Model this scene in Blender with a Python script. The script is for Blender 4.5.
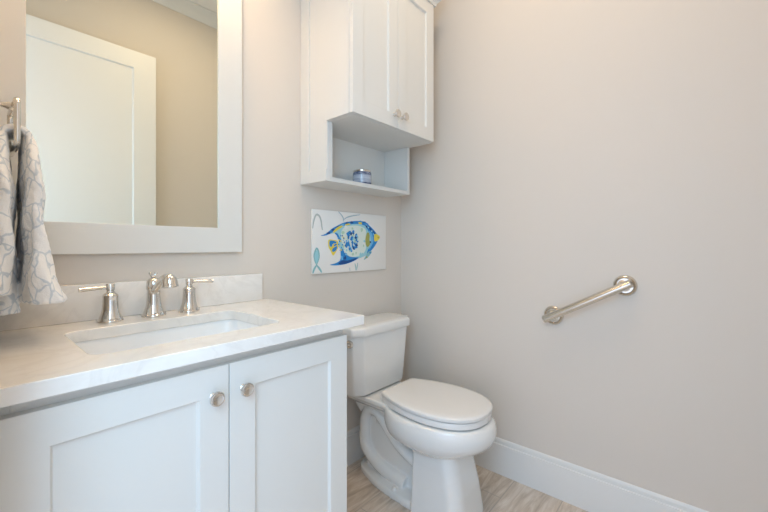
import bpy, bmesh, math, random
from mathutils import Vector, Matrix, noise

# ---------------------------------------------------------------- clearing
for o in list(bpy.data.objects):
    bpy.data.objects.remove(o, do_unlink=True)
S = bpy.context.scene
COL = S.collection
PI = math.pi

# ---------------------------------------------------------------- camera
cam_d = bpy.data.cameras.new('camera')
cam_d.sensor_width = 36.0
cam_d.lens = 36.0 * 371.5 / 768.0
cam_d.shift_y = -10.0 / 768.0
cam_d.clip_start = 0.01
cam = bpy.data.objects.new('camera', cam_d)
COL.objects.link(cam)
cam.location = (0.0, 0.0, 1.10)
cam.rotation_euler = (PI / 2, 0, math.radians(40.83 - 90))
S.camera = cam

# ---------------------------------------------------------------- world, light, exposure
S.view_settings.view_transform = 'Standard'
S.view_settings.look = 'None'
S.view_settings.gamma = 1.0
S.view_settings.use_curve_mapping = False
S.view_settings.exposure = 0.0
W = bpy.data.worlds.new('world')
S.world = W
W.use_nodes = True
W.node_tree.nodes['Background'].inputs[0].default_value = (0.675, 0.781, 1.0, 1)
W.node_tree.nodes['Background'].inputs[1].default_value = 2.280


def area(name, loc, target, sx, sy, power, col):
    l = bpy.data.lights.new(name, 'AREA')
    l.shape = 'RECTANGLE'
    l.size, l.size_y, l.energy, l.color = sx, sy, power, col
    o = bpy.data.objects.new(name, l)
    COL.objects.link(o)
    o.location = loc
    o.rotation_euler = (Vector(target) - Vector(loc)).to_track_quat('-Z', 'Y').to_euler()
    return o


area('hall_fill', (-0.34, 0.02, 1.65), (0.5, 1.36, 1.0), 0.5, 0.8, 8.96, (0.375, 0.75, 1.0))  # added cool fill from the unseen hall, brightens the vanity wall
door_portal = area('doorway_portal', (-0.09, 0.2, 1.22), (1, 0.2, 1.22), 0.98, 2.44, 1, (1, 1, 1))   # samples the daylight through the doorway
door_portal.data.cycles.is_portal = True
area('ceiling_can_light', (1.0, 0.45, 2.92), (1.0, 0.45, 0), 0.5, 0.5, 9.56, (1.0, 0.788, 0.547))


def point(name, loc, power, col, r=0.04):
    l = bpy.data.lights.new(name, 'POINT')
    l.energy, l.color, l.shadow_soft_size = power, col, r
    o = bpy.data.objects.new(name, l)
    COL.objects.link(o)
    o.location = loc
    return o


for k in range(3):
    point('vanity_bulb_light', (0.17 + 0.21 * k, 1.22, 2.24), 2.36, (1.0, 0.678, 0.39))


# ---------------------------------------------------------------- materials
def lin(c):
    return tuple(((v / 255) / 12.92 if v / 255 <= 0.04045 else ((v / 255 + 0.055) / 1.055) ** 2.4) for v in c) + (1,)


def mat(name, rgb, rough=0.5, metal=0.0, coat=0.0, bump=None, emis=None, spec=0.5):
    m = bpy.data.materials.new(name)
    m.use_nodes = True
    nt = m.node_tree
    p = nt.nodes['Principled BSDF']
    p.inputs['Base Color'].default_value = lin(rgb)
    p.inputs['Roughness'].default_value = rough
    p.inputs['Metallic'].default_value = metal
    p.inputs['Coat Weight'].default_value = coat
    p.inputs['Coat Roughness'].default_value = 0.06
    p.inputs['Specular IOR Level'].default_value = spec
    if emis:
        p.inputs['Emission Color'].default_value = lin(emis[0])
        p.inputs['Emission Strength'].default_value = emis[1]
    if bump:
        sc, st, dist = bump
        tc = nt.nodes.new('ShaderNodeNewGeometry')
        n = nt.nodes.new('ShaderNodeTexNoise')
        n.inputs['Scale'].default_value = sc
        n.inputs['Detail'].default_value = 4
        b = nt.nodes.new('ShaderNodeBump')
        b.inputs['Strength'].default_value = st
        b.inputs['Distance'].default_value = dist
        nt.links.new(tc.outputs['Position'], n.inputs['Vector'])
        nt.links.new(n.outputs['Fac'], b.inputs['Height'])
        nt.links.new(b.outputs['Normal'], p.inputs['Normal'])
    return m


def nodes_of(m):
    return m.node_tree, m.node_tree.nodes['Principled BSDF']


def mix_rgb(nt, fac, a, b, mode='MIX'):
    n = nt.nodes.new('ShaderNodeMix')
    n.data_type = 'RGBA'
    n.blend_type = mode
    for i, v in ((0, fac), (6, a), (7, b)):
        if hasattr(v, 'is_linked'):
            nt.links.new(v, n.inputs[i])
        else:
            n.inputs[i].default_value = v
    return n.outputs[2]


def ramp(nt, fac, stops):
    r = nt.nodes.new('ShaderNodeValToRGB')
    while len(r.color_ramp.elements) < len(stops):
        r.color_ramp.elements.new(0.5)
    for e, (p, c) in zip(r.color_ramp.elements, stops):
        e.position = p
        e.color = c
    nt.links.new(fac, r.inputs[0])
    return r.outputs[0]


def position(nt, scale=(1, 1, 1), loc=(0, 0, 0), rot=(0, 0, 0)):
    g = nt.nodes.new('ShaderNodeNewGeometry')
    mp = nt.nodes.new('ShaderNodeMapping')
    mp.inputs['Scale'].default_value = scale
    mp.inputs['Location'].default_value = loc
    mp.inputs['Rotation'].default_value = rot
    nt.links.new(g.outputs['Position'], mp.inputs['Vector'])
    return mp.outputs[0]


def tex_noise(nt, vec, scale, detail=4, rough=0.5, dist=0.0):
    n = nt.nodes.new('ShaderNodeTexNoise')
    n.inputs['Scale'].default_value = scale
    n.inputs['Detail'].default_value = detail
    n.inputs['Roughness'].default_value = rough
    n.inputs['Distortion'].default_value = dist
    nt.links.new(vec, n.inputs['Vector'])
    return n.outputs['Fac']


G = lambda v: (v, v, v, 1)
M = {}
M['wall'] = mat('wall_paint', (221, 213, 203), 0.75, bump=(420, 0.06, 0.002), spec=0.25)
M['ceiling'] = mat('ceiling_paint', (238, 236, 232), 0.9)
M['trim'] = mat('trim_paint', (230, 230, 227), 0.35)
M['door'] = mat('door_paint', (238, 237, 234), 0.35)
M['cabinet'] = mat('cabinet_paint', (224, 223, 218), 0.38)
M['porcelain'] = mat('porcelain', (231, 231, 228), 0.12, coat=0.6)
M['basin'] = mat('basin_porcelain', (247, 247, 246), 0.15, coat=0.5)
M['seat'] = mat('seat_plastic', (233, 231, 227), 0.22, coat=0.2)
M['chrome'] = mat('polished_nickel', (222, 219, 214), 0.07, metal=1.0)
M['steel'] = mat('polished_steel', (222, 216, 206), 0.16, metal=1.0)
M['nickel'] = mat('satin_nickel', (205, 200, 192), 0.28, metal=1.0)
M['mirror'] = mat('mirror_glass', (238, 240, 228), 0.0, metal=1.0)
M['dark'] = mat('dark_rubber', (60, 58, 56), 0.6)
M['canvas'] = mat('canvas_ground', (239, 237, 232), 0.85, bump=(900, 0.15, 0.001))
M['shade'] = mat('opal_shade', (250, 246, 238), 0.4, emis=((255, 226, 190), 1.0))

# quartz worktop: white with faint grey and beige clouds and veins
m = mat('quartz', (232, 229, 224), 0.16, coat=0.35)
nt, p = nodes_of(m)
v = position(nt)
n1 = tex_noise(nt, v, 5.0, 6, 0.6, 1.2)
n2 = tex_noise(nt, v, 3.2, 8, 0.55, 2.2)
base = mix_rgb(nt, ramp(nt, n1, [(0.35, G(0)), (0.75, G(1))]), lin((243, 241, 237)), lin((232, 228, 221)))
vein = ramp(nt, n2, [(0.47, G(0)), (0.5, G(0.22)), (0.54, G(0))])
nt.links.new(mix_rgb(nt, vein, base, lin((212, 208, 203))), p.inputs['Base Color'])
M['quartz'] = m

# wood-look plank tile
m = mat('plank_tile', (190, 175, 158), 0.42)
nt, p = nodes_of(m)
v = position(nt, loc=(-0.36, -0.885, 0))
br = nt.nodes.new('ShaderNodeTexBrick')
br.inputs['Scale'].default_value = 1.0
br.inputs['Brick Width'].default_value = 1.2
br.inputs['Row Height'].default_value = 0.21
br.inputs['Mortar Size'].default_value = 0.0022
br.inputs['Mortar Smooth'].default_value = 0.2
br.offset = 0.37
br.inputs['Color1'].default_value = G(0.0)
br.inputs['Color2'].default_value = G(1.0)
br.inputs['Mortar'].default_value = G(0.5)
nt.links.new(v, br.inputs['Vector'])
vs = position(nt, scale=(1.8, 11, 1))
g1 = tex_noise(nt, vs, 1.5, 7, 0.62, 2.4)
vs2 = position(nt, scale=(3, 60, 1))
g2 = tex_noise(nt, vs2, 1.5, 5, 0.6, 0.4)
c1 = ramp(nt, g1, [(0.30, lin((158, 141, 124))), (0.48, lin((204, 190, 175))), (0.66, lin((238, 230, 221)))])
c2 = mix_rgb(nt, 0.22, c1, ramp(nt, g2, [(0.3, lin((165, 146, 126))), (0.7, lin((228, 215, 200)))]))
c3 = mix_rgb(nt, 0.30, c2, mix_rgb(nt, br.outputs['Color'], lin((186, 170, 154)), lin((230, 220, 208))))
c4 = mix_rgb(nt, br.outputs['Fac'], c3, lin((176, 166, 155)))
nt.links.new(c4, p.inputs['Base Color'])
M['floor'] = m

# terry towel: white with a scrolling blue-grey line pattern
m = mat('terry', (240, 240, 238), 0.95, spec=0.1)
nt, p = nodes_of(m)
v = position(nt, scale=(1.4, 1.4, 1.0))
wv = nt.nodes.new('ShaderNodeTexVoronoi')
wv.feature = 'DISTANCE_TO_EDGE'
wv.inputs['Scale'].default_value = 25
nz = nt.nodes.new('ShaderNodeTexNoise')
nz.inputs['Scale'].default_value = 14
nz.inputs['Detail'].default_value = 2
nt.links.new(v, nz.inputs['Vector'])
add = nt.nodes.new('ShaderNodeVectorMath')
add.operation = 'MULTIPLY_ADD'
nt.links.new(nz.outputs['Color'], add.inputs[0])
add.inputs[1].default_value = (0.07, 0.07, 0.07)
nt.links.new(v, add.inputs[2])
nt.links.new(add.outputs[0], wv.inputs['Vector'])
f1 = ramp(nt, wv.outputs['Distance'], [(0.025, G(1)), (0.075, G(0))])
nt.links.new(mix_rgb(nt, f1, lin((250, 250, 249)), lin((213, 221, 228))), p.inputs['Base Color'])
nb = tex_noise(nt, position(nt), 420, 3)
bp = nt.nodes.new('ShaderNodeBump')
bp.inputs['Strength'].default_value = 0.4
bp.inputs['Distance'].default_value = 0.004
nt.links.new(nb, bp.inputs['Height'])
nt.links.new(bp.outputs[0], p.inputs['Normal'])
M['terry'] = m

# striped glaze of the little jar: silvery blue with navy bands
m = mat('jar_glaze', (150, 160, 178), 0.25, coat=0.5)
nt, p = nodes_of(m)
tc = nt.nodes.new('ShaderNodeTexCoord')
sx = nt.nodes.new('ShaderNodeSeparateXYZ')
nt.links.new(tc.outputs['Generated'], sx.inputs[0])
st = ramp(nt, sx.outputs['Z'], [(0.0, lin((44, 60, 104))), (0.20, lin((48, 66, 110))), (0.25, lin((170, 180, 198))),
                               (0.45, lin((158, 168, 186))), (0.55, lin((190, 197, 208))), (0.74, lin((160, 170, 188))),
                               (0.80, lin((58, 74, 112))), (0.97, lin((66, 82, 118)))])
ns = tex_noise(nt, position(nt, scale=(60, 60, 400)), 1.0, 4)
nt.links.new(mix_rgb(nt, ramp(nt, ns, [(0.4, G(0)), (0.7, G(0.55))]), st, lin((215, 219, 226))), p.inputs['Base Color'])
M['jar'] = m

# paints of the fish canvas
for k, c in dict(p_blue=(44, 136, 206), p_navy=(30, 78, 142), p_pale=(224, 234, 224), p_aqua=(160, 212, 220),
                 p_yellow=(236, 216, 84), p_olive=(166, 168, 92), p_sky=(112, 186, 230), p_grey=(184, 190, 186),
                 p_teal=(140, 190, 194), p_mint=(186, 214, 190), p_coral=(168, 190, 200), p_white=(232, 236, 232)).items():
    M[k] = mat(k[2:] + '_paint', c, 0.8)

# ---------------------------------------------------------------- builders
WL = {}


def obj(name, bm, material, parent=None, smooth=True, angle=38, mods=()):
    off = WL.get(parent.name, Vector((0, 0, 0))) if parent else Vector((0, 0, 0))
    bmesh.ops.recalc_face_normals(bm, faces=bm.faces)
    if smooth:
        lim = math.radians(angle)
        for f in bm.faces:
            f.smooth = True
        for e in bm.edges:
            e.smooth = len(e.link_faces) == 2 and e.calc_face_angle(0) < lim
    for vv in bm.verts:
        vv.co -= off
    me = bpy.data.meshes.new(name)
    bm.to_mesh(me)
    bm.free()
    for mm in (material if isinstance(material, (list, tuple)) else [material]):
        me.materials.append(mm)
    o = bpy.data.objects.new(name, me)
    COL.objects.link(o)
    if parent:
        o.parent = parent
        WL[o.name] = off
    for kind, kw in mods:
        md = o.modifiers.new(kind.lower(), kind)
        for a, b in kw.items():
            setattr(md, a, b)
    return o


BEV = lambda w, n=2: ('BEVEL', dict(width=w, segments=n, limit_method='ANGLE', angle_limit=math.radians(40), harden_normals=False))


def thing(name, label, cat, loc, group=None):
    o = bpy.data.objects.new(name, None)
    COL.objects.link(o)
    o.location = loc
    o.empty_display_size = 0.05
    o['label'] = label
    o['category'] = cat
    if group:
        o['group'] = group
    WL[o.name] = Vector(loc)
    return o


def tag(o, label, cat, group=None):
    o['label'] = label
    o['category'] = cat
    if group:
        o['group'] = group
    return o


def struct(name, bm, m, parent=None, **kw):
    o = obj(name, bm, m, parent, **kw)
    if not parent:
        o['kind'] = 'structure'
    return o


def NB():
    return bmesh.new()


def box(bm, x0, x1, y0, y1, z0, z1, bev=0.0):
    r = bmesh.ops.create_cube(bm, size=1.0)
    vs = r['verts']
    for q in vs:
        q.co = Vector((x0 + (q.co.x + .5) * (x1 - x0), y0 + (q.co.y + .5) * (y1 - y0), z0 + (q.co.z + .5) * (z1 - z0)))
    if bev:
        es = list({e for q in vs for e in q.link_edges})
        bmesh.ops.bevel(bm, geom=es, offset=bev, segments=2, affect='EDGES', profile=0.5)
    return bm


def rings(bm, loops, cap0=True, cap1=True, closed=True):
    """loft a list of equally long point loops"""
    vr = [[bm.verts.new(Vector(q)) for q in lp] for lp in loops]
    n = len(vr[0])
    for a, b in zip(vr, vr[1:]):
        for i in range(n if closed else n - 1):
            j = (i + 1) % n
            bm.faces.new((a[i], a[j], b[j], b[i]))
    if cap0:
        bm.faces.new(list(reversed(vr[0])))
    if cap1:
        bm.faces.new(vr[-1])
    return bm


def frame_of(d):
    d = Vector(d).normalized()
    u = d.cross(Vector((0, 0, 1)))
    if u.length < 1e-4:
        u = Vector((1, 0, 0))
    u.normalize()
    return u, d.cross(u).normalized(), d


def lathe(bm, org, axis, prof, n=32, cap=True):
    """revolve (radius, height) pairs about an axis"""
    u, w, d = frame_of(axis)
    org = Vector(org)
    loops = [[org + d * h + u * (max(r, 1e-4) * math.cos(2 * PI * i / n)) + w * (max(r, 1e-4) * math.sin(2 * PI * i / n))
              for i in range(n)] for r, h in prof]
    return rings(bm, loops, cap, cap)


def catmull(pts, sub=6, closed=False):
    P = [Vector(q) for q in pts]
    n = len(P)
    out = []
    for i in range(n if closed else n - 1):
        a = P[(i - 1) % n] if closed or i > 0 else P[0] * 2 - P[1]
        b, c = P[i], P[(i + 1) % n]
        d = P[(i + 2) % n] if closed or i + 2 < n else c * 2 - b
        for k in range(sub):
            t = k / sub
            out.append(0.5 * ((2 * b) + (c - a) * t + (2 * a - 5 * b + 4 * c - d) * t * t + (3 * b - a - 3 * c + d) * t ** 3))
    if not closed:
        out.append(P[-1])
    return out


def tube(bm, pts, r, n=14, sub=6, smooth=True):
    rr = r if isinstance(r, (list, tuple)) else [r] * len(pts)
    if smooth:
        Q = catmull([tuple(q) for q in pts], sub)
        R = []
        for i in range(len(rr) - 1):
            R += [rr[i] + (rr[i + 1] - rr[i]) * k / sub for k in range(sub)]
        R.append(rr[-1])
    else:
        Q, R = [Vector(q) for q in pts], rr
    u = None
    loops = []
    for i, q in enumerate(Q):
        d = (Q[min(i + 1, len(Q) - 1)] - Q[max(i - 1, 0)]).normalized()
        if u is None:
            u = frame_of(d)[0]
        u = (u - d * u.dot(d)).normalized()
        w = d.cross(u)
        loops.append([q + u * (R[i] * math.cos(2 * PI * k / n)) + w * (R[i] * math.sin(2 * PI * k / n)) for k in range(n)])
    return rings(bm, loops)


def shaker(bm, u0, u1, v0, v1, stile, rail, thick, depth, fn):
    """flat slab with a recessed panel; fn maps (u, v, outward) to the world"""
    iu0, iu1, iv0, iv1 = u0 + stile, u1 - stile, v0 + rail, v1 - rail
    s = 0.004
    ring = lambda a, b, c, d, w: [fn(a, c, w), fn(b, c, w), fn(b, d, w), fn(a, d, w)]
    return rings(bm, [ring(u0, u1, v0, v1, 0), ring(u0, u1, v0, v1, thick), ring(iu0, iu1, iv0, iv1, thick),
                      ring(iu0 + s, iu1 - s, iv0 + s, iv1 - s, thick - depth)])


def knob(bm, org, axis, k=1.0):
    return lathe(bm, org, axis, [(q * k, h * k) for q, h in
                 [(.0085, 0), (.0085, .002), (.006, .004), (.0055, .009), (.008, .013), (.0145, .0165), (.0162, .019),
                  (.0162, .0225), (.0150, .0245), (.0125, .0252), (.0115, .0246), (.001, .0246)]], 28)


def rrect(cx, cy, hx, hy, r, n=6):
    out = []
    for sx, sy, a0 in ((1, 1, 0), (-1, 1, PI / 2), (-1, -1, PI), (1, -1, 1.5 * PI)):
        for k in range(n + 1):
            a = a0 + k * PI / 2 / n
            out.append((cx + sx * (hx - r) + r * math.cos(a), cy + sy * (hy - r) + r * math.sin(a)))
    return out

# ================================================================ THE ROOM
XL, XR, YB, YF, ZC = 0.035, 1.728, 1.36, -0.32, 2.955
struct('floor', box(NB(), -0.9, XR + .1, YF - .1, YB + .1, -0.08, 0), M['floor'])
struct('ceiling', box(NB(), -0.08, XR + .1, YF - .1, YB + .1, ZC, ZC + .08), M['ceiling'])
struct('wall_back', box(NB(), -0.08, XR + .1, YB, YB + .1, 0, ZC), M['wall'])
struct('wall_right', box(NB(), XR, XR + .1, YF, YB, 0, ZC), M['wall'])
struct('wall_front', box(NB(), -0.08, XR + .1, YF - .1, YF, 0, ZC), M['wall'])
b = NB()
box(b, -0.08, XL, 0.68, YB, 0, ZC)                       # the doorway takes the rest of this wall
box(b, -0.08, XL, -0.285, 0.68, 2.45, ZC)
box(b, -0.08, XL, YF, -0.285, 0, ZC)
struct('wall_left', b, M['wall'])


def extrude_profile(bm, prof, a, bb, out):
    """prof: (outward, height) pairs; run from a to bb, outward vector out"""
    a, bb, out = Vector(a), Vector(bb), Vector(out)
    return rings(bm, [[q + out * o + Vector((0, 0, h)) for o, h in prof] for q in (a, bb)])


BASE = [(0, 0), (.011, 0), (.011, .141), (.0105, .1435), (.0062, .1445), (.0055, .148), (.0060, .155), (.0060, .158), (.0045, .165),
        (.0020, .169), (0, .170)]
struct('baseboard_right', extrude_profile(NB(), BASE, (XR, YF, 0), (XR, YB, 0), (-1, 0, 0)), M['trim'], angle=25)
struct('baseboard_back', extrude_profile(NB(), BASE, (0.80, YB, 0), (XR - .011, YB, 0), (0, -1, 0)), M['trim'], angle=25)
struct('baseboard_front', extrude_profile(NB(), BASE, (XL, YF, 0), (XR - .011, YF, 0), (0, 1, 0)), M['trim'], angle=25)
CR = [(0, 0), (0, -.090), (.007, -.090), (.010, -.082), (.014, -.076), (.026, -.060), (.038, -.040), (.047, -.022), (.054, -.015),
      (.058, -.010), (.066, -.010), (.066, 0)]
struct('trim_1', extrude_profile(NB(), CR, (XL, YF, ZC), (XR, YF, ZC), (0, 1, 0)), M['trim'], angle=30)
struct('trim_2', extrude_profile(NB(), CR, (XR, YF + .1, ZC), (XR, YB - .1, ZC), (-1, 0, 0)), M['trim'], angle=30)
struct('trim_3', extrude_profile(NB(), CR, (XL, YB, ZC), (XR, YB, ZC), (0, -1, 0)), M['trim'], angle=30)
struct('trim_4', extrude_profile(NB(), CR, (XL, YF + .1, ZC), (XL, YB - .1, ZC), (1, 0, 0)), M['trim'], angle=30)

# the open door, folded back in front of the front wall (seen in the mirror)
d = bpy.data.objects.new('door_1', None)
COL.objects.link(d)
d.location = (XL + .004, -0.285, 0.012)
d['kind'] = 'structure'
WL[d.name] = Vector(d.location)
b = NB()
rings(b, [[(x, y, z) for x, z in ((.039, .012), (.934, .012), (.934, 2.43), (.039, 2.43))] for y in (-.285, -.279)], True, True)
shaker(b, .039, .934, .012, 2.43, .135, .115, .033, .011, lambda u, v, w: (u, -.283 + w, v))
obj('door_panel', b, M['door'], d, mods=[BEV(.0015)])
b = NB()
lathe(b, (.875, -.250, .95), (0, 1, 0), [(.026, 0), (.026, .006), (.011, .009), (.010, .035)], 24)
tube(b, [(.875, -.214, .95), (.84, -.212, .95), (.77, -.213, .95)], [.010, .009, .008], 12)
obj('door_handle', b, M['nickel'], d)
for z in (.25, 1.2, 2.2):
    obj('hinge', lathe(NB(), (.0395, -.2435, z - .05), (0, 0, 1), [(.006, 0), (.006, .1)], 12), M['nickel'], d)

# ================================================================ VANITY
VX0, VX1, VXM = .0405, .782, .4125
t = thing('vanity_cabinet', 'white shaker two-door vanity cabinet carrying the sink worktop', 'cabinet', (VXM, 1.1, 0))
b = NB()
box(b, VX0, VX0 + .018, .845, 1.358, 0.0, .853)
box(b, VX1 - .018, VX1, .845, 1.358, 0.0, .853)
box(b, VX0 + .018, VX1 - .018, 1.340, 1.358, .10, .853)
box(b, VX0 + .018, VX1 - .018, .845, 1.340, .10, .118)
box(b, VX0 + .018, VX1 - .018, .845, .863, .795, .853)
box(b, VX0 + .018, VX1 - .018, .845, .863, .118, .150)
box(b, VX0 + .018, VX0 + .048, .845, .863, .150, .795)
box(b, VX1 - .048, VX1 - .018, .845, .863, .150, .795)
obj('carcass', b, M['cabinet'], t, mods=[BEV(.0012)])
b = NB()
box(b, VX0 + .018, VX1 - .018, .90, .915, 0, .10)
obj('toe_kick', b, M['cabinet'], t)
for x0, x1, kx in ((VX0, VXM - .0012, .375), (VXM + .0012, VX1, .4455)):
    b = shaker(NB(), x0, x1, .118, .8305, .064, .064, .020, .009, lambda u, v, w: (u, .8445 - w, v))
    dr = obj('door', b, M['cabinet'], t, mods=[BEV(.0012)])
    obj('knob', knob(NB(), (kx, .8245, .7665), (0, -1, 0)), M['chrome'], dr)['label'] = 'round polished nickel knob'

# worktop with an undermount basin hole
HX, HY, HCX, HCY, HR = .218, .150, .393, 1.054, .035
b = NB()
outer = [(.037, .803), (.836, .803), (.836, 1.358), (.037, 1.358)]
inner = rrect(HCX, HCY, HX, HY, HR)
ov = [b.verts.new((x, y, .885)) for x, y in outer]
iv = [b.verts.new((x, y, .885)) for x, y in inner]
es = [b.edges.new((ov[i], ov[(i + 1) % 4])) for i in range(4)] + [b.edges.new((iv[i], iv[(i + 1) % len(iv)])) for i in range(len(iv))]
bmesh.ops.triangle_fill(b, edges=es, use_beauty=True, use_dissolve=False)
r = bmesh.ops.extrude_face_region(b, geom=list(b.faces))
for q in r['geom']:
    if isinstance(q, bmesh.types.BMVert):
        q.co.z -= .030
wt = obj('worktop', b, M['quartz'], mods=[BEV(.0018)])
tag(wt, 'white veined quartz worktop on the vanity with cut-out for the basin', 'countertop')
bs = obj('backsplash', box(NB(), .037, .807, 1.339, 1.3595, .8855, .990, .0012), M['quartz'])
tag(bs, 'low quartz backsplash strip along the wall behind the faucet', 'backsplash')

# basin
t = thing('sink_basin', 'white rectangular undermount sink basin below the worktop', 'sink', (HCX, HCY, .70))
b = NB()
L = []
for hx, hy, rr, z in ((HX + .020, HY + .020, .04, .8545), (HX + .004, HY + .004, .04, .8545), (HX + .003, HY + .003, .04, .845), (HX - .004, HY - .004, .045, .80),
                      (HX - .012, HY - .012, .05, .755), (HX - .024, HY - .024, .05, .735), (HX - .05, HY - .05, .05, .726), (.03, .03, .03, .722)):
    L.append([(x, y, z) for x, y in rrect(HCX, HCY, hx, hy, rr)])
for hx, hy, rr, z in ((.03, .03, .03, .712), (HX - .045, HY - .045, .05, .714), (HX - .012, HY - .012, .05, .726), (HX + .006, HY + .006, .05, .755), (HX + .012, HY + .012, .04, .840), (HX + .020, HY + .020, .04, .845)):
    L.append([(x, y, z) for x, y in rrect(HCX, HCY, hx, hy, rr)])
L.append(L[0])
rings(b, L, False, False)
bmesh.ops.remove_doubles(b, verts=b.verts, dist=1e-5)
obj('bowl', b, M['basin'], t)
b = lathe(NB(), (HCX, HCY, .7215), (0, 0, 1), [(.024, 0), (.024, .003), (.019, .004), (.017, .001), (.001, .001)], 28)
obj('drain', b, M['chrome'], t)

# ---------------------------------------------------------------- faucet
FY = 1.285
t = thing('faucet', 'polished nickel widespread faucet with bell bases and two lever handles', 'faucet', (.402, FY, .885))
b = NB()
lathe(b, (.402, FY, .8855), (0, 0, 1), [(.033, 0), (.0335, .003), (.032, .006), (.0285, .009), (.0275, .012), (.0245, .020), (.0215, .030), (.0195, .045), (.0185, .065),
                                      (.0185, .080), (.0207, .083), (.0207, .092), (.0195, .095), (.0200, .100), (.0185, .106), (.015, .112), (.010, .116), (.001, .1165)], 36)
sp = obj('spout', b, M['chrome'], t)
b = NB()
tube(b, [(.402, FY - .008, .966), (.402, FY - .040, .980), (.402, FY - .070, .996), (.402, FY - .095, 1.006), (.402, FY - .120, 1.006), (.402, FY - .134, .996)],
     [.0125, .0120, .0115, .0120, .0135, .0145], 18)
lathe(b, (.402, FY - .128, 1.013), (0, -.25, -1), [(.001, -.006), (.008, -.005), (.014, -.001), (.0178, .006), (.0195, .014), (.0200, .022), (.0205, .026), (.0215, .028), (.0215, .031), (.016, .031), (.015, .028), (.001, .028)], 30)
obj('spout_arm', b, M['chrome'], sp)
b = NB()
lathe(b, (.402, FY + .004, .990), (0, 0, 1), [(.005, 0), (.005, .012), (.0075, .014), (.0075, .016), (.004, .018), (.004, .022), (.001, .023)], 18)
for s in (-1, 1):
    tube(b, [(.402, FY + .004, 1.006), (.402 + s * .007, FY + .004, 1.013), (.402 + s * .0085, FY + .004, 1.019)], [.003, .0042, .0048], 10, 4)
obj('lift_knob', b, M['chrome'], sp)
for hx, s, dy in ((.292, -1, -.006), (.506, 1, -.012)):
    b = lathe(NB(), (hx, FY, .8855), (0, 0, 1), [(.0315, 0), (.032, .003), (.0305, .006), (.0275, .009), (.0265, .012), (.0235, .020), (.0207, .032), (.0192, .048), (.0184, .066), (.0190, .072),
                                               (.0188, .075), (.0150, .079), (.0100, .082), (.0092, .088), (.0110, .090), (.0110, .104), (.0098, .107), (.001, .1075)], 32)
    hd = obj('handle', b, M['chrome'], t)
    b = tube(NB(), [(hx + s * .006, FY + dy * .1, .9825), (hx + s * .020, FY + dy * .3, .9825), (hx + s * .052, FY + dy * .7, .9815), (hx + s * .066, FY + dy, .981), (hx + s * .072, FY + dy * 1.1, .981)],
             [.0042, .0046, .0060, .0066, .0066], 14)
    obj('lever', b, M['chrome'], hd)

# ================================================================ MIRROR
t = thing('wall_mirror', 'large wall mirror in a flat white frame above the vanity', 'mirror', (.385, 1.345, 1.076))
b = NB()
MX0, MX1, MZ0, MZ1 = .0380, .720, 1.0765, 2.10
ix0, ix1, iz0, iz1 = .1225, .6295, 1.166, 2.01
ring = lambda x0, x1, z0, z1, y: [(x0, y, z0), (x1, y, z0), (x1, y, z1), (x0, y, z1)]
rings(b, [ring(MX0, MX1, MZ0, MZ1, 1.359), ring(MX0, MX1, MZ0, MZ1, 1.338), ring(ix0, ix1, iz0, iz1, 1.338),
          ring(ix0, ix1, iz0, iz1, 1.350), ring(MX0 + .02, MX1 - .02, MZ0 + .02, MZ1 - .02, 1.350), ring(MX0 + .02, MX1 - .02, MZ0 + .02, MZ1 - .02, 1.359), ring(MX0, MX1, MZ0, MZ1, 1.359)], False, False)
bmesh.ops.remove_doubles(b, verts=b.verts, dist=1e-5)
obj('frame', b, M['cabinet'], t, mods=[BEV(.0018)])
b = NB()
box(b, ix0 - .012, ix1 + .012, 1.3445, 1.3495, iz0 - .012, iz1 + .012)
b2 = b
g = obj('glass', b2, M['mirror'], t, smooth=False)

# ================================================================ TOWEL RING AND TOWEL
RX = .0895
t = thing('towel_ring', 'polished rectangular towel ring on the wall holding the hand towel', 'towel ring', (XL, 1.205, 1.42))
pts = [(RX, y, z) for y, z in rrect(1.208, 1.371, .078, .050, .014, 4)]
b = NB()
Q = [Vector(q) for q in pts]
n = 12
loops = []
for i, q in enumerate(Q):
    d_ = (Q[(i + 1) % len(Q)] - Q[i - 1]).normalized()
    u = Vector((1, 0, 0))
    w = d_.cross(u)
    loops.append([q + u * (.0058 * math.cos(2 * PI * k / n)) + w * (.0058 * math.sin(2 * PI * k / n)) for k in range(n)])
loops.append(loops[0])
rings(b, loops, False, False)
bmesh.ops.remove_doubles(b, verts=b.verts, dist=1e-6)
obj('ring', b, M['chrome'], t)
b = lathe(NB(), (XL + .001, 1.205, 1.421), (1, 0, 0), [(.026, 0), (.026, .005), (.014, .009), (.0065, .016), (.0055, .030), (.0060, .040), (.0085, .044), (.0095, .050), (.0085, .056), (.005, .059), (.001, .0595)], 28)
obj('post', b, M['chrome'], t)

b = NB()


def flap(bm, levels, n=28, p=2.6):
    """levels: (z, x0, x1, y0, y1) from the top down; superellipse sections"""
    lv = catmull([(l[0], l[1], l[2]) for l in levels], 5)
    lw = catmull([(l[0], l[3], l[4]) for l in levels], 5)
    loops = []
    for A, B in zip(lv, lw):
        z, x0, x1 = A
        _, y0, y1 = B
        cx, cy, hx, hy = (x0 + x1) / 2, (y0 + y1) / 2, (x1 - x0) / 2, (y1 - y0) / 2
        lp = []
        for k in range(n):
            a = 2 * PI * k / n
            c, s = math.cos(a), math.sin(a)
            x = cx + hx * math.copysign(abs(c) ** (2 / p), c)
            y = cy + hy * math.copysign(abs(s) ** (2 / p), s)
            f = (.0028 * math.sin(y * 130 + z * 14) + .0022 * math.sin(z * 46 + y * 24)) * min(1, max(0, (1.30 - z) / .08))
            lp.append((x + f, y + .003 * math.sin(z * 60 + x * 90), z))
        loops.append(lp)
    return rings(bm, loops)


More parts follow.
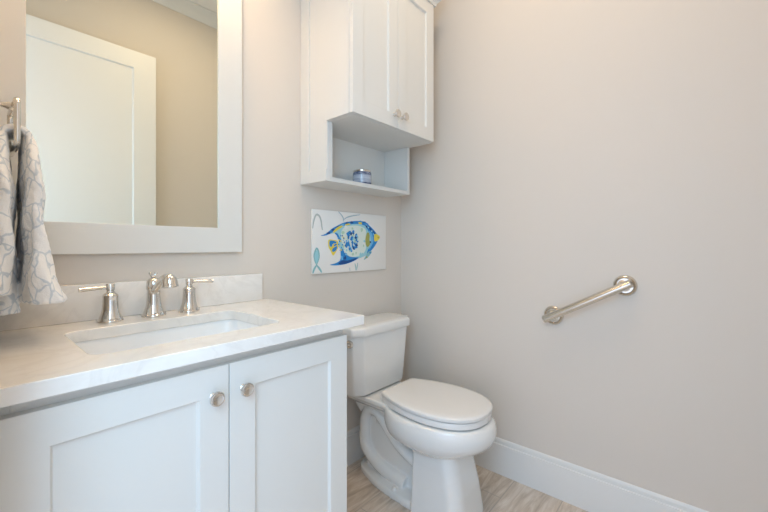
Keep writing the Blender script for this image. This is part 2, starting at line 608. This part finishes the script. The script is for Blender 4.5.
flap(b, [(1.352, .1000, .118, 1.150, 1.266), (1.330, .0992, .126, 1.128, 1.275), (1.29, .0985, .1295, 1.105, 1.285), (1.22, .0975, .133, 1.09, 1.29), (1.13, .098, .136, 1.085, 1.29),
         (1.06, .0985, .149, 1.076, 1.295), (1.01, .0975, .161, 1.070, 1.30), (.982, .0975, .172, 1.066, 1.30), (.974, .099, .170, 1.070, 1.298)])
flap(b, [(1.352, .058, .0788, 1.150, 1.266), (1.330, .050, .0797, 1.128, 1.275), (1.29, .046, .0808, 1.105, 1.285), (1.22, .043, .0848, 1.09, 1.29), (1.10, .042, .0865, 1.085, 1.29),
         (1.03, .042, .0845, 1.083, 1.29), (1.003, .042, .083, 1.083, 1.29), (.997, .044, .081, 1.087, 1.286)])
flap(b, [(1.300, .064, .0865, 1.20, 1.28), (1.20, .060, .0895, 1.16, 1.29), (1.08, .056, .0905, 1.145, 1.295), (1.00, .054, .096, 1.14, 1.295), (.955, .052, .098, 1.14, 1.295), (.950, .054, .095, 1.144, 1.29)])
tube(b, [(.066, 1.208, 1.335), (.074, 1.208, 1.354), (.0895, 1.208, 1.362), (.105, 1.208, 1.354), (.112, 1.208, 1.335)], [.006] * 5, 8)
# saddle over the bar
lp = []
for i in range(13):
    a = PI * i / 12
    x, z = .0895 - .022 * math.cos(a), 1.340 + .022 * math.sin(a)
    lp.append([(x - .009 * math.cos(a) * -1 * (1 if q[1] > 0 else -1) * 0 + q[1] * -math.cos(a), q[0], z + q[1] * math.sin(a)) for q in
               [(1.146, -.006), (1.143, 0), (1.146, .007), (1.208, .008), (1.270, .007), (1.273, 0), (1.270, -.006), (1.208, -.007)]])
rings(b, lp)
tw = obj('hand_towel', b, M['terry'], mods=[('REMESH', dict(mode='VOXEL', voxel_size=.0022, use_smooth_shade=True)), ('SMOOTH', dict(factor=.5, iterations=3))])
tag(tw, 'white hand towel with blue-grey scroll pattern draped over the towel ring', 'towel')
tx = bpy.data.textures.new('pile', 'CLOUDS')
tx.noise_scale = .012
md = tw.modifiers.new('displace', 'DISPLACE')
md.texture, md.strength, md.mid_level, md.texture_coords = tx, .0028, .5, 'LOCAL'

# ================================================================ WALL CABINET
CX0, CX1, CF, NF = 1.005, 1.580, 1.050, 1.186
CZ0, CZ1, CZ2 = 1.3715, 1.6195, 2.308
t = thing('wall_cabinet', 'white two-door wall cabinet with open cubby above the toilet', 'cabinet', ((CX0 + CX1) / 2, YB, CZ0))
b = NB()
TH = .018
def lside(x0, x1):
    pr = [(NF, CZ0), (YB - .001, CZ0), (YB - .001, CZ2), (CF, CZ2), (CF, CZ1), (NF, CZ1)]
    rings(b, [[(x, y, z) for y, z in pr] for x in (x0, x1)])
lside(CX0 + .007, CX0 + .007 + TH)
lside(CX1 - TH, CX1)
xa, xb = CX0 + .007 + TH, CX1 - TH
box(b, xa, xb, 1.345, YB - .001, CZ0, CZ2)
box(b, xa, xb, NF, 1.345, CZ0, CZ0 + TH)
box(b, xa, xb, CF, 1.345, CZ1, CZ1 + TH)
box(b, xa, xb, CF, 1.345, CZ2 - TH, CZ2)
box(b, CX0 + .0085, CX0 + .036, NF - .0005, NF + .018, CZ0 + TH, CZ1)
obj('carcass', b, M['cabinet'], t, mods=[BEV(.001)])
# framed end panel: stiles and rails standing 7 mm proud of the side
b = NB()
xp0, xp1 = CX0, CX0 + .0075
box(b, xp0, xp1, 1.300, YB - .001, CZ0, CZ2)
box(b, xp0, xp1, NF, 1.300, CZ0, CZ0 + .050)
box(b, xp0, xp1, CF, CF + .024, CZ1, CZ2)
box(b, xp0, xp1, CF + .024, NF, CZ1, CZ1 + .055)
box(b, xp0, xp1, CF + .024, 1.300, CZ2 - .06, CZ2)
obj('end_panel', b, M['cabinet'], t, mods=[BEV(.0012)])
CM = 1.2875
for x0, x1, kx in ((CX0 + .002, CM - .0012, 1.2600), (CM + .0012, CX1 - .008, 1.3165)):
    b = shaker(NB(), x0, x1, CZ1 + .001, CZ2 - .004, .060, .060, .020, .009, lambda u, v, w: (u, CF - .0005 - w, v))
    dr = obj('door', b, M['cabinet'], t, mods=[BEV(.0012)])
    obj('knob', knob(NB(), (kx, CF - .0205, 1.676), (0, -1, 0), 1.08), M['chrome'], dr)['label'] = 'round polished nickel knob'
# crown on the cabinet
b = NB()
cp = [(.0, 0), (.006, 0), (.008, .012), (.016, .022), (.030, .040), (.042, .060), (.046, .062), (.046, .074), (0, .074)]
loops = []
for o_, h_ in cp:
    loops.append([(CX0 - o_, YB - .001, CZ2 - .004 + h_), (CX0 - o_, CF - .021 - o_, CZ2 - .004 + h_), (CX1 + o_, CF - .021 - o_, CZ2 - .004 + h_), (CX1 + o_, YB - .001, CZ2 - .004 + h_)])
rings(b, loops)
obj('crown_moulding', b, M['cabinet'], t, angle=25)

# jar in the cubby
t = thing('lidded_jar', 'small blue and silver striped jar on the cabinet cubby shelf', 'jar', (1.298, 1.262, CZ0 + TH))
b = lathe(NB(), (1.298, 1.262, CZ0 + TH + .0005), (0, 0, 1), [(.041, 0), (.0445, .002), (.0455, .006), (.0455, .058), (.0445, .064), (.043, .066), (.001, .066)], 40)
obj('jar_body', b, M['jar'], t)
b = lathe(NB(), (1.298, 1.262, CZ0 + TH + .0665), (0, 0, 1), [(.043, 0), (.0440, .002), (.0440, .007), (.042, .009), (.001, .0095)], 40)
obj('lid', b, M['steel'], t)

# ================================================================ FISH CANVAS
PX, PZ, PY, PK = 1.3205, 1.1199, 1.348, 1.0178
FISH = {
    'body':[(-0.1855,0.0295),(-0.1495,0.0505),(-0.1125,0.0695),(-0.0675,0.0885),(-0.0275,0.0965),(0.0285,0.1035),(0.0785,0.1025),(0.1165,0.0885),(0.1475,0.0695),(0.1735,0.0485),(0.1975,0.0295),(0.1865,0.0125),(0.1695,-0.0085),(0.1475,-0.0305),(0.1245,-0.0505),(0.0935,-0.0675),(0.0565,-0.0785),(0.0285,-0.0845),(-0.0205,-0.0985),(-0.0735,-0.1035),(-0.0905,-0.0985),(-0.0805,-0.0775),(-0.0775,-0.0535),(-0.0865,-0.0335),(-0.1015,-0.0175),(-0.0955,0.0095),(-0.1095,0.0325),(-0.1285,0.0405)],
    'dorsal':[(-0.2065,0.0275),(-0.1735,0.0385),(-0.1375,0.0625),(-0.1065,0.0765),(-0.0675,0.0925),(-0.0275,0.1005),(0.0285,0.1065),(0.0785,0.1055),(0.1125,0.0925),(0.0935,0.0835),(0.0645,0.0895),(0.0215,0.0915),(-0.0275,0.0855),(-0.0675,0.0775),(-0.0995,0.0605),(-0.1375,0.0435),(-0.1735,0.0295)],
    'yel1':[(-0.1315,0.0485),(-0.1065,0.0685),(-0.0805,0.0785),(-0.0705,0.0745),(-0.0995,0.0585),(-0.1255,0.0435)],
    'yel2':[(-0.0545,0.0855),(-0.0275,0.0915),(-0.0205,0.0865),(-0.0475,0.0805)],
    'yel3':[(0.0385,0.1005),(0.0605,0.1005),(0.0595,0.0915),(0.0405,0.0925)],
    'pale':[(-0.0475,0.0755),(-0.0065,0.0815),(0.0355,0.0825),(0.0785,0.0725),(0.0935,0.0525),(0.0905,0.0115),(0.0935,-0.0245),(0.0755,-0.0555),(0.0285,-0.0715),(-0.0205,-0.0715),(-0.0505,-0.0485),(-0.0675,-0.0215),(-0.0775,0.0095),(-0.0805,0.0435),(-0.0705,0.0625)],
    'tail':[(-0.1595,0.0085),(-0.1315,0.0095),(-0.1045,0.0045),(-0.0975,-0.0145),(-0.1025,-0.0315),(-0.1155,-0.0505),(-0.1315,-0.0645),(-0.1475,-0.0425),(-0.1605,-0.0215)],
    'tailb1':[(-0.1525,0.0035),(-0.1315,0.0055),(-0.1105,0.0005),(-0.1135,-0.0065),(-0.1315,-0.0095),(-0.1405,-0.0225),(-0.1525,-0.0195)],
    'tailb2':[(-0.1335,-0.0315),(-0.1085,-0.0195),(-0.1085,-0.0335),(-0.1215,-0.0455),(-0.1375,-0.0445)],
    'tailb3':[(-0.1235,-0.0115),(-0.1085,-0.0095),(-0.1095,-0.0155),(-0.1255,-0.0215)],
    'anal':[(-0.1525,-0.1075),(-0.1185,-0.1015),(-0.0895,-0.0895),(-0.0835,-0.0675),(-0.0845,-0.0385),(-0.0705,-0.0335),(-0.0545,-0.0555),(-0.0275,-0.0705),(0.0075,-0.0755),(0.0385,-0.0775),(0.0215,-0.0885),(-0.0205,-0.1015),(-0.0675,-0.1095),(-0.1185,-0.1115)],
    'anald':[(-0.0995,-0.1045),(-0.0735,-0.0885),(-0.0405,-0.0905),(-0.0065,-0.0845),(0.0285,-0.0795),(0.0075,-0.0915),(-0.0345,-0.1025),(-0.0735,-0.1085)],
    'back':[(-0.1215,0.0415),(-0.1045,0.0405),(-0.0905,0.0215),(-0.0805,0.0065),(-0.0895,-0.0015),(-0.0995,0.0095),(-0.1085,0.0285)],
    'head':[(0.0645,0.0985),(0.0935,0.0995),(0.1205,0.0845),(0.1475,0.0675),(0.1705,0.0465),(0.1555,0.0385),(0.1585,0.0125),(0.1815,0.0095),(0.1595,-0.0195),(0.1315,-0.0425),(0.1015,-0.0585),(0.1055,-0.0405),(0.1245,-0.0195),(0.1395,0.0015),(0.1275,0.0325),(0.1085,0.0585),(0.0935,0.0785)],
    'headl':[(0.1135,0.0585),(0.1315,0.0505),(0.1445,0.0275),(0.1475,0.0015),(0.1285,-0.0245),(0.1165,-0.0375),(0.1225,-0.0145),(0.1315,0.0065),(0.1245,0.0325)],
    'headd':[(0.1165,0.0815),(0.1395,0.0645),(0.1665,0.0445),(0.1555,0.0395),(0.1345,0.0575),(0.1115,0.0715)],
    'gill':[(0.0995,0.0485),(0.1135,0.0485),(0.1195,0.0325),(0.1175,0.0115),(0.1245,-0.0035),(0.1115,-0.0215),(0.0965,-0.0225),(0.0875,0.0015),(0.0895,0.0265)],
    'mouth':[(0.1555,0.0405),(0.1745,0.0435),(0.1995,0.0305),(0.1915,0.0155),(0.1675,0.0045),(0.1535,0.0105)],
    'eye':[(0.1205,0.0045),(0.1285,0.0055),(0.1315,0.0005),(0.1275,-0.0045),(0.1195,-0.0015)],
    'pelvic':[(0.1125,-0.0475),(0.1355,-0.0495),(0.1245,-0.0635),(0.1015,-0.0805),(0.0755,-0.0905),(0.0865,-0.0755)],
}
STROKES = {
    'loop':([(-0.2515,0.0585),(-0.2465,0.0875),(-0.2375,0.1135),(-0.2265,0.1225),(-0.2125,0.1145),(-0.2035,0.0945),(-0.1985,0.0645),(-0.1955,0.0535)],0.0047),
    'coral':([(-0.0645,0.0985),(-0.0665,0.1145),(-0.0775,0.1295),(-0.0975,0.1445)],0.0034),
    'coral2':([(-0.0635,0.1085),(-0.0405,0.1205),(-0.0065,0.1295),(0.0495,0.1395)],0.0030),
    'lens':([(-0.2295,-0.1055),(-0.2415,-0.0805),(-0.2425,-0.0555),(-0.2295,-0.0305),(-0.2175,-0.0465),(-0.2155,-0.0735),(-0.2295,-0.1055)],0.0043),
    'leg1':([(-0.2295,-0.1055),(-0.2425,-0.1225),(-0.2505,-0.1415)],0.0056),
    'leg2':([(-0.2295,-0.1055),(-0.2125,-0.1235),(-0.1995,-0.1405)],0.0056),
    'w1':([(0.0125,-0.1065),(0.0185,-0.1245),(0.0185,-0.1415)],0.0030),
    'w2':([(0.0325,-0.1035),(0.0285,-0.1235),(0.0235,-0.1415)],0.0026),
    'w3':([(-0.0235,-0.1255),(-0.0215,-0.1425)],0.0022),
}
t = thing('canvas_painting', 'small canvas painting of a blue and yellow tropical fish', 'painting', (PX, YB, PZ))
b = box(NB(), PX - .2575, PX + .2575, PY, YB - .001, PZ - .149, PZ + .149, .003)
obj('canvas', b, M['canvas'], t)
names = ['p_blue', 'p_navy', 'p_pale', 'p_aqua', 'p_yellow', 'p_olive', 'p_sky', 'p_grey', 'p_teal', 'p_mint', 'p_coral', 'p_white']
IDX = {k: i for i, k in enumerate(names)}
b = NB()
layer = [0]


def daub(pts, key, smooth=True):
    layer[0] += 1
    y = PY - .0003 - .000008 * layer[0]
    q = catmull([(u, v, 0) for u, v in pts], 4, True) if smooth else [Vector((u, v, 0)) for u, v in pts]
    try:
        vs = [b.verts.new((PX + PK * c.x, y, PZ + PK * c.y)) for c in q]
        es = [b.edges.new((vs[i], vs[(i + 1) % len(vs)])) for i in range(len(vs))]
        r = bmesh.ops.triangle_fill(b, edges=es, use_beauty=True)
        for f in r['geom']:
            if isinstance(f, bmesh.types.BMFace):
                f.material_index = IDX[key]
    except Exception as ex:
        print('daub', ex)


def stroke(pts, w, key):
    q = catmull([(u, v, 0) for u, v in pts], 6)
    left, right = [], []
    for i, c in enumerate(q):
        d_ = (q[min(i + 1, len(q) - 1)] - q[max(i - 1, 0)]).normalized()
        nn = Vector((-d_.y, d_.x, 0))
        k = 1.9 * w * (.55 + .45 * math.sin(PI * i / (len(q) - 1)))
        left.append(c + nn * k / 2)
        right.append(c - nn * k / 2)
    layer[0] += 1
    y = PY - .0003 - .000008 * layer[0]
    lv = [b.verts.new((PX + PK * c.x, y, PZ + PK * c.y)) for c in left]
    rv = [b.verts.new((PX + PK * c.x, y, PZ + PK * c.y)) for c in right]
    for i in range(len(lv) - 1):
        f = b.faces.new((lv[i], lv[i + 1], rv[i + 1], rv[i]))
        f.material_index = IDX[key]


rnd = random.Random(7)


def blob(u, v, r, key, asp=1.0):
    n = 7
    a0 = rnd.random() * 6
    daub([(u + r * asp * (.7 + .6 * rnd.random()) * math.cos(a0 + 2 * PI * k / n), v + r * (.7 + .6 * rnd.random()) * math.sin(a0 + 2 * PI * k / n)) for k in range(n)], key)


for k, c in (('loop', 'p_grey'), ('coral', 'p_coral'), ('coral2', 'p_coral'), ('lens', 'p_teal'), ('leg1', 'p_teal'), ('leg2', 'p_teal'), ('w1', 'p_teal'), ('w2', 'p_teal'), ('w3', 'p_coral')):
    stroke(STROKES[k][0], STROKES[k][1], c)
daub([(u * .86 - .032, v * .8 - .014) for u, v in [(-.2295, -.098), (-.239, -.0805), (-.240, -.0555), (-.2295, -.036), (-.2195, -.0465), (-.218, -.0735)]] if False else
     [(-.2295, -.098), (-.238, -.0805), (-.2385, -.0555), (-.2295, -.038), (-.2205, -.0465), (-.219, -.0735)], 'p_aqua')
daub(FISH['tail'], 'p_yellow')
for k in ('tailb1', 'tailb2', 'tailb3'):
    daub(FISH[k], 'p_blue')
daub(FISH['body'], 'p_aqua')
daub(FISH['pale'], 'p_pale')
for i in range(40):                                     # loose dabs over the pale flank
    blob(rnd.uniform(-.07, .085), rnd.uniform(-.062, .072), rnd.uniform(.005, .011), rnd.choice(['p_mint', 'p_white', 'p_pale', 'p_aqua', 'p_mint']))
daub(FISH['dorsal'], 'p_blue')
for i in range(9):
    u = -.16 + .03 * i
    v = .034 + .1 * (1 - ((u - .05) / .22) ** 2) * .68
    blob(u, v, .006, rnd.choice(['p_navy', 'p_sky', 'p_navy', 'p_blue']), 1.7)
for k in ('yel1', 'yel2', 'yel3'):
    daub(FISH[k], 'p_yellow')
daub(FISH['back'], 'p_blue')
daub(FISH['anal'], 'p_blue')
daub(FISH['anald'], 'p_navy')
for i in range(9):
    blob(rnd.uniform(-.085, -.05), rnd.uniform(-.095, -.04), rnd.uniform(.004, .008), rnd.choice(['p_navy', 'p_sky', 'p_blue']))
for i in range(22):
    blob(rnd.uniform(-.102, -.058), rnd.uniform(-.04, .035), rnd.uniform(.0028, .005), rnd.choice(['p_yellow', 'p_blue', 'p_sky', 'p_yellow', 'p_aqua', 'p_navy']))
for i in range(46):                                     # the blue patch on the flank
    a, rr = rnd.uniform(0, 2 * PI), math.sqrt(rnd.random())
    blob(-.012 + .046 * rr * math.cos(a), .004 + .052 * rr * math.sin(a), rnd.uniform(.0045, .0095), rnd.choice(['p_blue', 'p_blue', 'p_blue', 'p_navy', 'p_sky']))
daub(FISH['head'], 'p_blue')
daub(FISH['headl'], 'p_sky')
daub(FISH['headd'], 'p_navy')
for i in range(14):
    a = rnd.random()
    blob(.085 + .075 * a, .088 - .05 * a + rnd.uniform(-.006, .006), rnd.uniform(.003, .006), rnd.choice(['p_navy', 'p_sky', 'p_blue', 'p_aqua']))
daub(FISH['gill'], 'p_olive')
daub(FISH['mouth'], 'p_yellow')
blob(.186, .026, .006, 'p_olive')
daub(FISH['eye'], 'p_navy')
daub(FISH['pelvic'], 'p_teal')
blob(.122, -.055, .006, 'p_blue')
blob(.098, -.078, .005, 'p_olive')
obj('fish_picture', b, [M[k] for k in names], t, smooth=False)['label'] = 'painted blue fish facing right with sea plants'

# ================================================================ TOILET
TX = 1.366
t = thing('toilet', 'white two-piece toilet with elongated bowl and closed lid', 'toilet', (TX, 1.0, 0))


def egg(w, yf, yb, ym, z, n=48, p=2.0, cx=TX):
    lp = []
    for k in range(n):
        a = 2 * PI * k / n
        c, s = math.cos(a), math.sin(a)
        q = 2 / p if s > 0 else 1.0
        lp.append((cx + w * math.copysign(abs(c) ** (2 / (p if s > 0 else 2.0)), c), ym + (yb - ym if s > 0 else ym - yf) * math.copysign(abs(s) ** q, s), z))
    return lp


b = NB()
# bowl
sec = [(.103, .760, .98, .228), (.122, .730, 1.02, .254), (.148, .696, 1.06, .272), (.169, .660, 1.09, .292), (.183, .633, 1.10, .318), (.1885, .621, 1.105, .346),
       (.1880, .620, 1.105, .370), (.1835, .626, 1.105, .388), (.1765, .636, 1.10, .3965)]
sa = catmull([q[:3] for q in sec], 4)
sb = catmull([(q[3], 0, 0) for q in sec], 4)
rings(b, [egg(a.x, a.y, a.z, .88, c.x, p=2.6, n=72) for a, c in zip(sa, sb)] +
      [egg(.168, .648, 1.095, .88, .3985, p=2.6, n=72), egg(.155, .665, 1.09, .88, .3985, p=2.6, n=72)])
# deck under the tank
rings(b, [[(x, y, z) for x, y in rrect(TX, 1.165, hx, hy, r_)] for hx, hy, r_, z in
          [(.070, .130, .03, .295), (.085, .150, .03, .342), (.118, .168, .03, .368), (.133, .172, .03, .388), (.134, .172, .03, .402), (.128, .168, .03, .406)]])
# front pedestal: rounded towards the front, a crisp vertical edge at the back
def pedestal(hx, yf, z, cx=TX - .013):
    yb, rf, rb_ = .925, .055, .010
    out = []
    for sx, yy, r_, a0 in ((1, yb, rb_, 0), (-1, yb, rb_, PI / 2), (-1, yf, rf, PI), (1, yf, rf, 1.5 * PI)):
        for k in range(9):
            a = a0 + k * PI / 16
            yc = yy - r_ if yy == yb else yy + r_
            out.append((cx + sx * (hx - r_) + r_ * math.cos(a), yc + r_ * math.sin(a), z))
    return out


rings(b, [pedestal(*q) for q in [(.122, .692, 0.0), (.1205, .694, .02), (.112, .708, .12), (.106, .727, .20), (.104, .737, .245), (.104, .742, .29)]])
# core wall between the trapway halves
rings(b, [[(x, y, z) for x, y in rrect(TX, 1.07, hx, .19, .03)] for hx, z in [(.056, 0), (.052, .18), (.052, .33)]])
def catmull_xy(half):
    q = [(c.x, c.y) for c in catmull([(a, c, 0) for a, c in half], 4)]
    return q + [(-a, c) for a, c in reversed(q[:-1])]


# foot
FOOT = catmull_xy([(.128, .86), (.127, .95), (.122, 1.05), (.110, 1.14), (.086, 1.22), (.055, 1.285), (.0, 1.302)])
foot = lambda k, z: [(TX + dx * k, y, z) for dx, y in FOOT]


rings(b, [foot(1.0, 0), foot(1.0, .016), foot(.985, .026), foot(.94, .031), foot(.70, .036)])
# trapway tubes on both sides
TP = [(1.00, .048), (1.12, .064), (1.195, .092), (1.240, .145), (1.247, .21), (1.243, .272), (1.215, .318), (1.172, .322), (1.128, .290), (1.08, .245), (1.025, .206), (.93, .168)]
for s in (-1, 1):
    tube(b, [(TX + s * (.054 if z < .12 else .062), y, z) for y, z in TP], [.034, .034, .032, .029, .027, .027, .027, .026, .025, .025, .027, .03], 16, 5)
# strut under the deck
rings(b, [[(x, y, z) for x, y in rrect(TX, 1.12, .075, .06, .03)] for z in (.27, .39)])
obj('bowl', b, M['porcelain'], t, mods=[('REMESH', dict(mode='VOXEL', voxel_size=.0035, use_smooth_shade=True)), ('SMOOTH', dict(factor=.5, iterations=4))])
for s in (-1, 1):
    bc = obj('bolt_cap', lathe(NB(), (TX + s * .1045, 1.030, .026), (s * .05, 0, 1), [(.011, 0), (.011, .010), (.009, .016), (.005, .019), (.001, .0195)], 20), M['seat'], t)

HALF = [(.0, 1.102), (.05, 1.102), (.100, 1.101), (.115, 1.094), (.131, 1.060), (.150, 1.008), (.165, .945), (.1725, .88), (.170, .82), (.1585, .765), (.138, .717), (.106, .678), (.059, .651), (0, .642)]


def outline(k, z, dx=0.0):
    q = catmull([(a, c, 0) for a, c in HALF], 5)
    pts = [(c.x, c.y) for c in q] + [(-c.x, c.y) for c in reversed(q[1:-1])]
    cy = .88
    out = []
    for x, y in pts:
        v_ = Vector((x, y - cy))
        l = v_.length
        v_ = v_ * ((l - dx) / l)
        out.append((TX + v_.x * k, cy + v_.y * k, z))
    return out


b = rings(NB(), [outline(1, .4080, .022), outline(1, .4030, .012), outline(1, .4026, .008), outline(1, .405, .004), outline(1, .422, .004), outline(1, .4270, .006), outline(1, .4275, .009), outline(1, .418, .016)])
obj('seat', b, M['seat'], t)
b = rings(NB(), [outline(1, .4345, .010), outline(1, .4315, .004), outline(1, .4318, .001), outline(1, .435, .000), outline(1, .4440, .000), outline(1, .4485, .004), outline(1, .4507, .012), outline(1, .4520, .035), outline(1, .4530, .09)])
obj('lid', b, M['seat'], t)
for s in (-1, 1):
    b = NB()
    box(b, TX + s * .082 - .022, TX + s * .082 + .022, 1.084, 1.114, .404, .438, .006)
    obj('hinge', b, M['seat'], t)


def tank_loop(hx, yf, yb, ch, z):
    """plan of the tank: big chamfers on the two front corners"""
    c2 = .010
    base = [(-hx + c2, yb), (-hx, yb - c2), (-hx, yf + ch * .85), (-hx + ch, yf), (hx - ch, yf), (hx, yf + ch * .85), (hx, yb - c2), (hx - c2, yb)]
    P = [Vector((x, y)) for x, y in base]
    out = []
    for i, q in enumerate(P):
        a, c = P[i - 1], P[(i + 1) % len(P)]
        r_ = .009 if 2 <= i <= 5 else .004
        p0 = q + (a - q).normalized() * r_
        p1 = q + (c - q).normalized() * r_
        for k in range(5):
            t_ = k / 4
            out.append(p0 * (1 - t_) ** 2 + q * 2 * t_ * (1 - t_) + p1 * t_ ** 2)
    return [(TX + q.x, q.y, z) for q in out]


b = rings(NB(), [tank_loop(.165, 1.190, 1.330, .036, .4110), tank_loop(.176, 1.178, 1.335, .040, .4140), tank_loop(.180, 1.173, 1.337, .042, .424), tank_loop(.191, 1.167, 1.340, .043, .55), tank_loop(.202, 1.161, 1.342, .044, .690), tank_loop(.199, 1.164, 1.340, .044, .692)])
obj('tank', b, M['porcelain'], t, angle=30)
b = rings(NB(), [tank_loop(.202, 1.160, 1.342, .044, .690), tank_loop(.211, 1.151, 1.347, .046, .692), tank_loop(.213, 1.149, 1.348, .046, .697), tank_loop(.213, 1.149, 1.348, .046, .723),
                 tank_loop(.2115, 1.1505, 1.3475, .046, .728), tank_loop(.208, 1.154, 1.3455, .046, .7315), tank_loop(.200, 1.162, 1.341, .044, .7345), tank_loop(.175, 1.187, 1.325, .04, .736)])
obj('tank_lid', b, M['porcelain'], t, angle=50)
b = lathe(NB(), (TX - .200, 1.212, .657), (-1, 0, 0), [(.0185, -.004), (.0185, .004), (.0165, .007), (.008, .008), (.0065, .011), (.0065, .018), (.001, .0185)], 24)
e = Vector((TX - .2145, 1.212, .657))
tube(b, [e, e + Vector((-.003, .025, -.004)), e + Vector((-.003, .062, -.012))], [.005, .0055, .0075], 12)
obj('flush_lever', b, M['chrome'], t)

# water supply behind the vanity end
t = thing('water_supply', 'braided supply line and stop valve low on wall behind toilet', 'valve', (1.18, YB, .2))
b = lathe(NB(), (1.165, YB - .0005, .20), (0, -1, 0), [(.026, 0), (.025, .004), (.012, .008), (.009, .010), (.009, .045), (.013, .047), (.013, .070), (.001, .071)], 22)
obj('stop_valve', b, M['chrome'], t)
b = tube(NB(), [(1.165, YB - .058, .212), (1.163, YB - .062, .28), (1.168, YB - .066, .34), (1.186, YB - .068, .380), (1.205, YB - .070, .403)], .006, 10)
obj('supply_hose', b, M['nickel'], t)

# ================================================================ GRAB BAR
t = thing('grab_bar', 'short slanted polished steel grab bar on the right wall', 'grab bar', (XR, .37, .871))
A, B = Vector((XR, .238, .9443)), Vector((XR, .5043, .7956))
dv = (B - A).normalized()
off = Vector((-.056, 0, 0))
b = NB()
rb = .0162
lathe(b, A + off - dv * .030, dv, [(.001, 0), (rb - .0015, 0), (rb, .0015), (rb, .006), (rb - .0012, .0065), (rb - .0012, .0085), (rb, .009), (rb, .3035 + .06 - .009), (rb - .0012, .3035 + .06 - .0085), (rb - .0012, .3035 + .06 - .0065),
                                    (rb, .3035 + .06 - .006), (rb, .3035 + .06 - .0015), (rb - .0015, .3035 + .06), (.001, .3035 + .06)], 28)
obj('bar', b, M['steel'], t)
for q in (A, B):
    obj('post', lathe(NB(), q + Vector((-.006, 0, 0)), (-1, 0, 0), [(.0150, 0), (.0130, .006), (.0130, .050)], 24), M['steel'], t)
    b = lathe(NB(), q + Vector((-.0004, 0, 0)), (-1, 0, 0), [(.0405, 0), (.0412, .003), (.0395, .0075), (.0355, .0100), (.0315, .0085), (.0290, .0050), (.0240, .0045), (.0150, .0085), (.012, .0100), (.001, .0100)], 40)
    obj('flange', b, M['steel'], t)

# ================================================================ LAMPS ABOVE THE PICTURE
t = thing('vanity_light', 'three-shade wall light above the mirror', 'wall lamp', (.38, YB, 2.30))
b = box(NB(), .12, .64, 1.338, 1.359, 2.27, 2.35, .004)
obj('backplate', b, M['nickel'], t)
for k in range(3):
    x = .17 + .21 * k
    b = tube(NB(), [(x, 1.340, 2.31), (x, 1.29, 2.345), (x, 1.235, 2.345), (x, 1.22, 2.325)], .007, 10)
    ar = obj('arm', b, M['nickel'], t)
    b = lathe(NB(), (x, 1.22, 2.335), (0, 0, -1), [(.018, 0), (.030, .012), (.042, .04), (.050, .085), (.053, .125), (.050, .125), (.047, .085), (.039, .042), (.028, .015), (.001, .006)], 28)
    obj('lamp_shade', b, M['shade'], ar)

t = thing('ceiling_light', 'square flush ceiling light panel with a thin frame', 'ceiling light', (1.0, .45, ZC))
b = NB()
for x0, x1, y0, y1 in ((.735, 1.265, .185, .20), (.735, 1.265, .70, .715), (.735, .75, .20, .70), (1.25, 1.265, .20, .70)):
    box(b, x0, x1, y0, y1, ZC - .04, ZC)
obj('frame', b, M['nickel'], t)
obj('back_panel', box(NB(), .75, 1.25, .20, .70, ZC - .02, ZC), M['ceiling'], t)
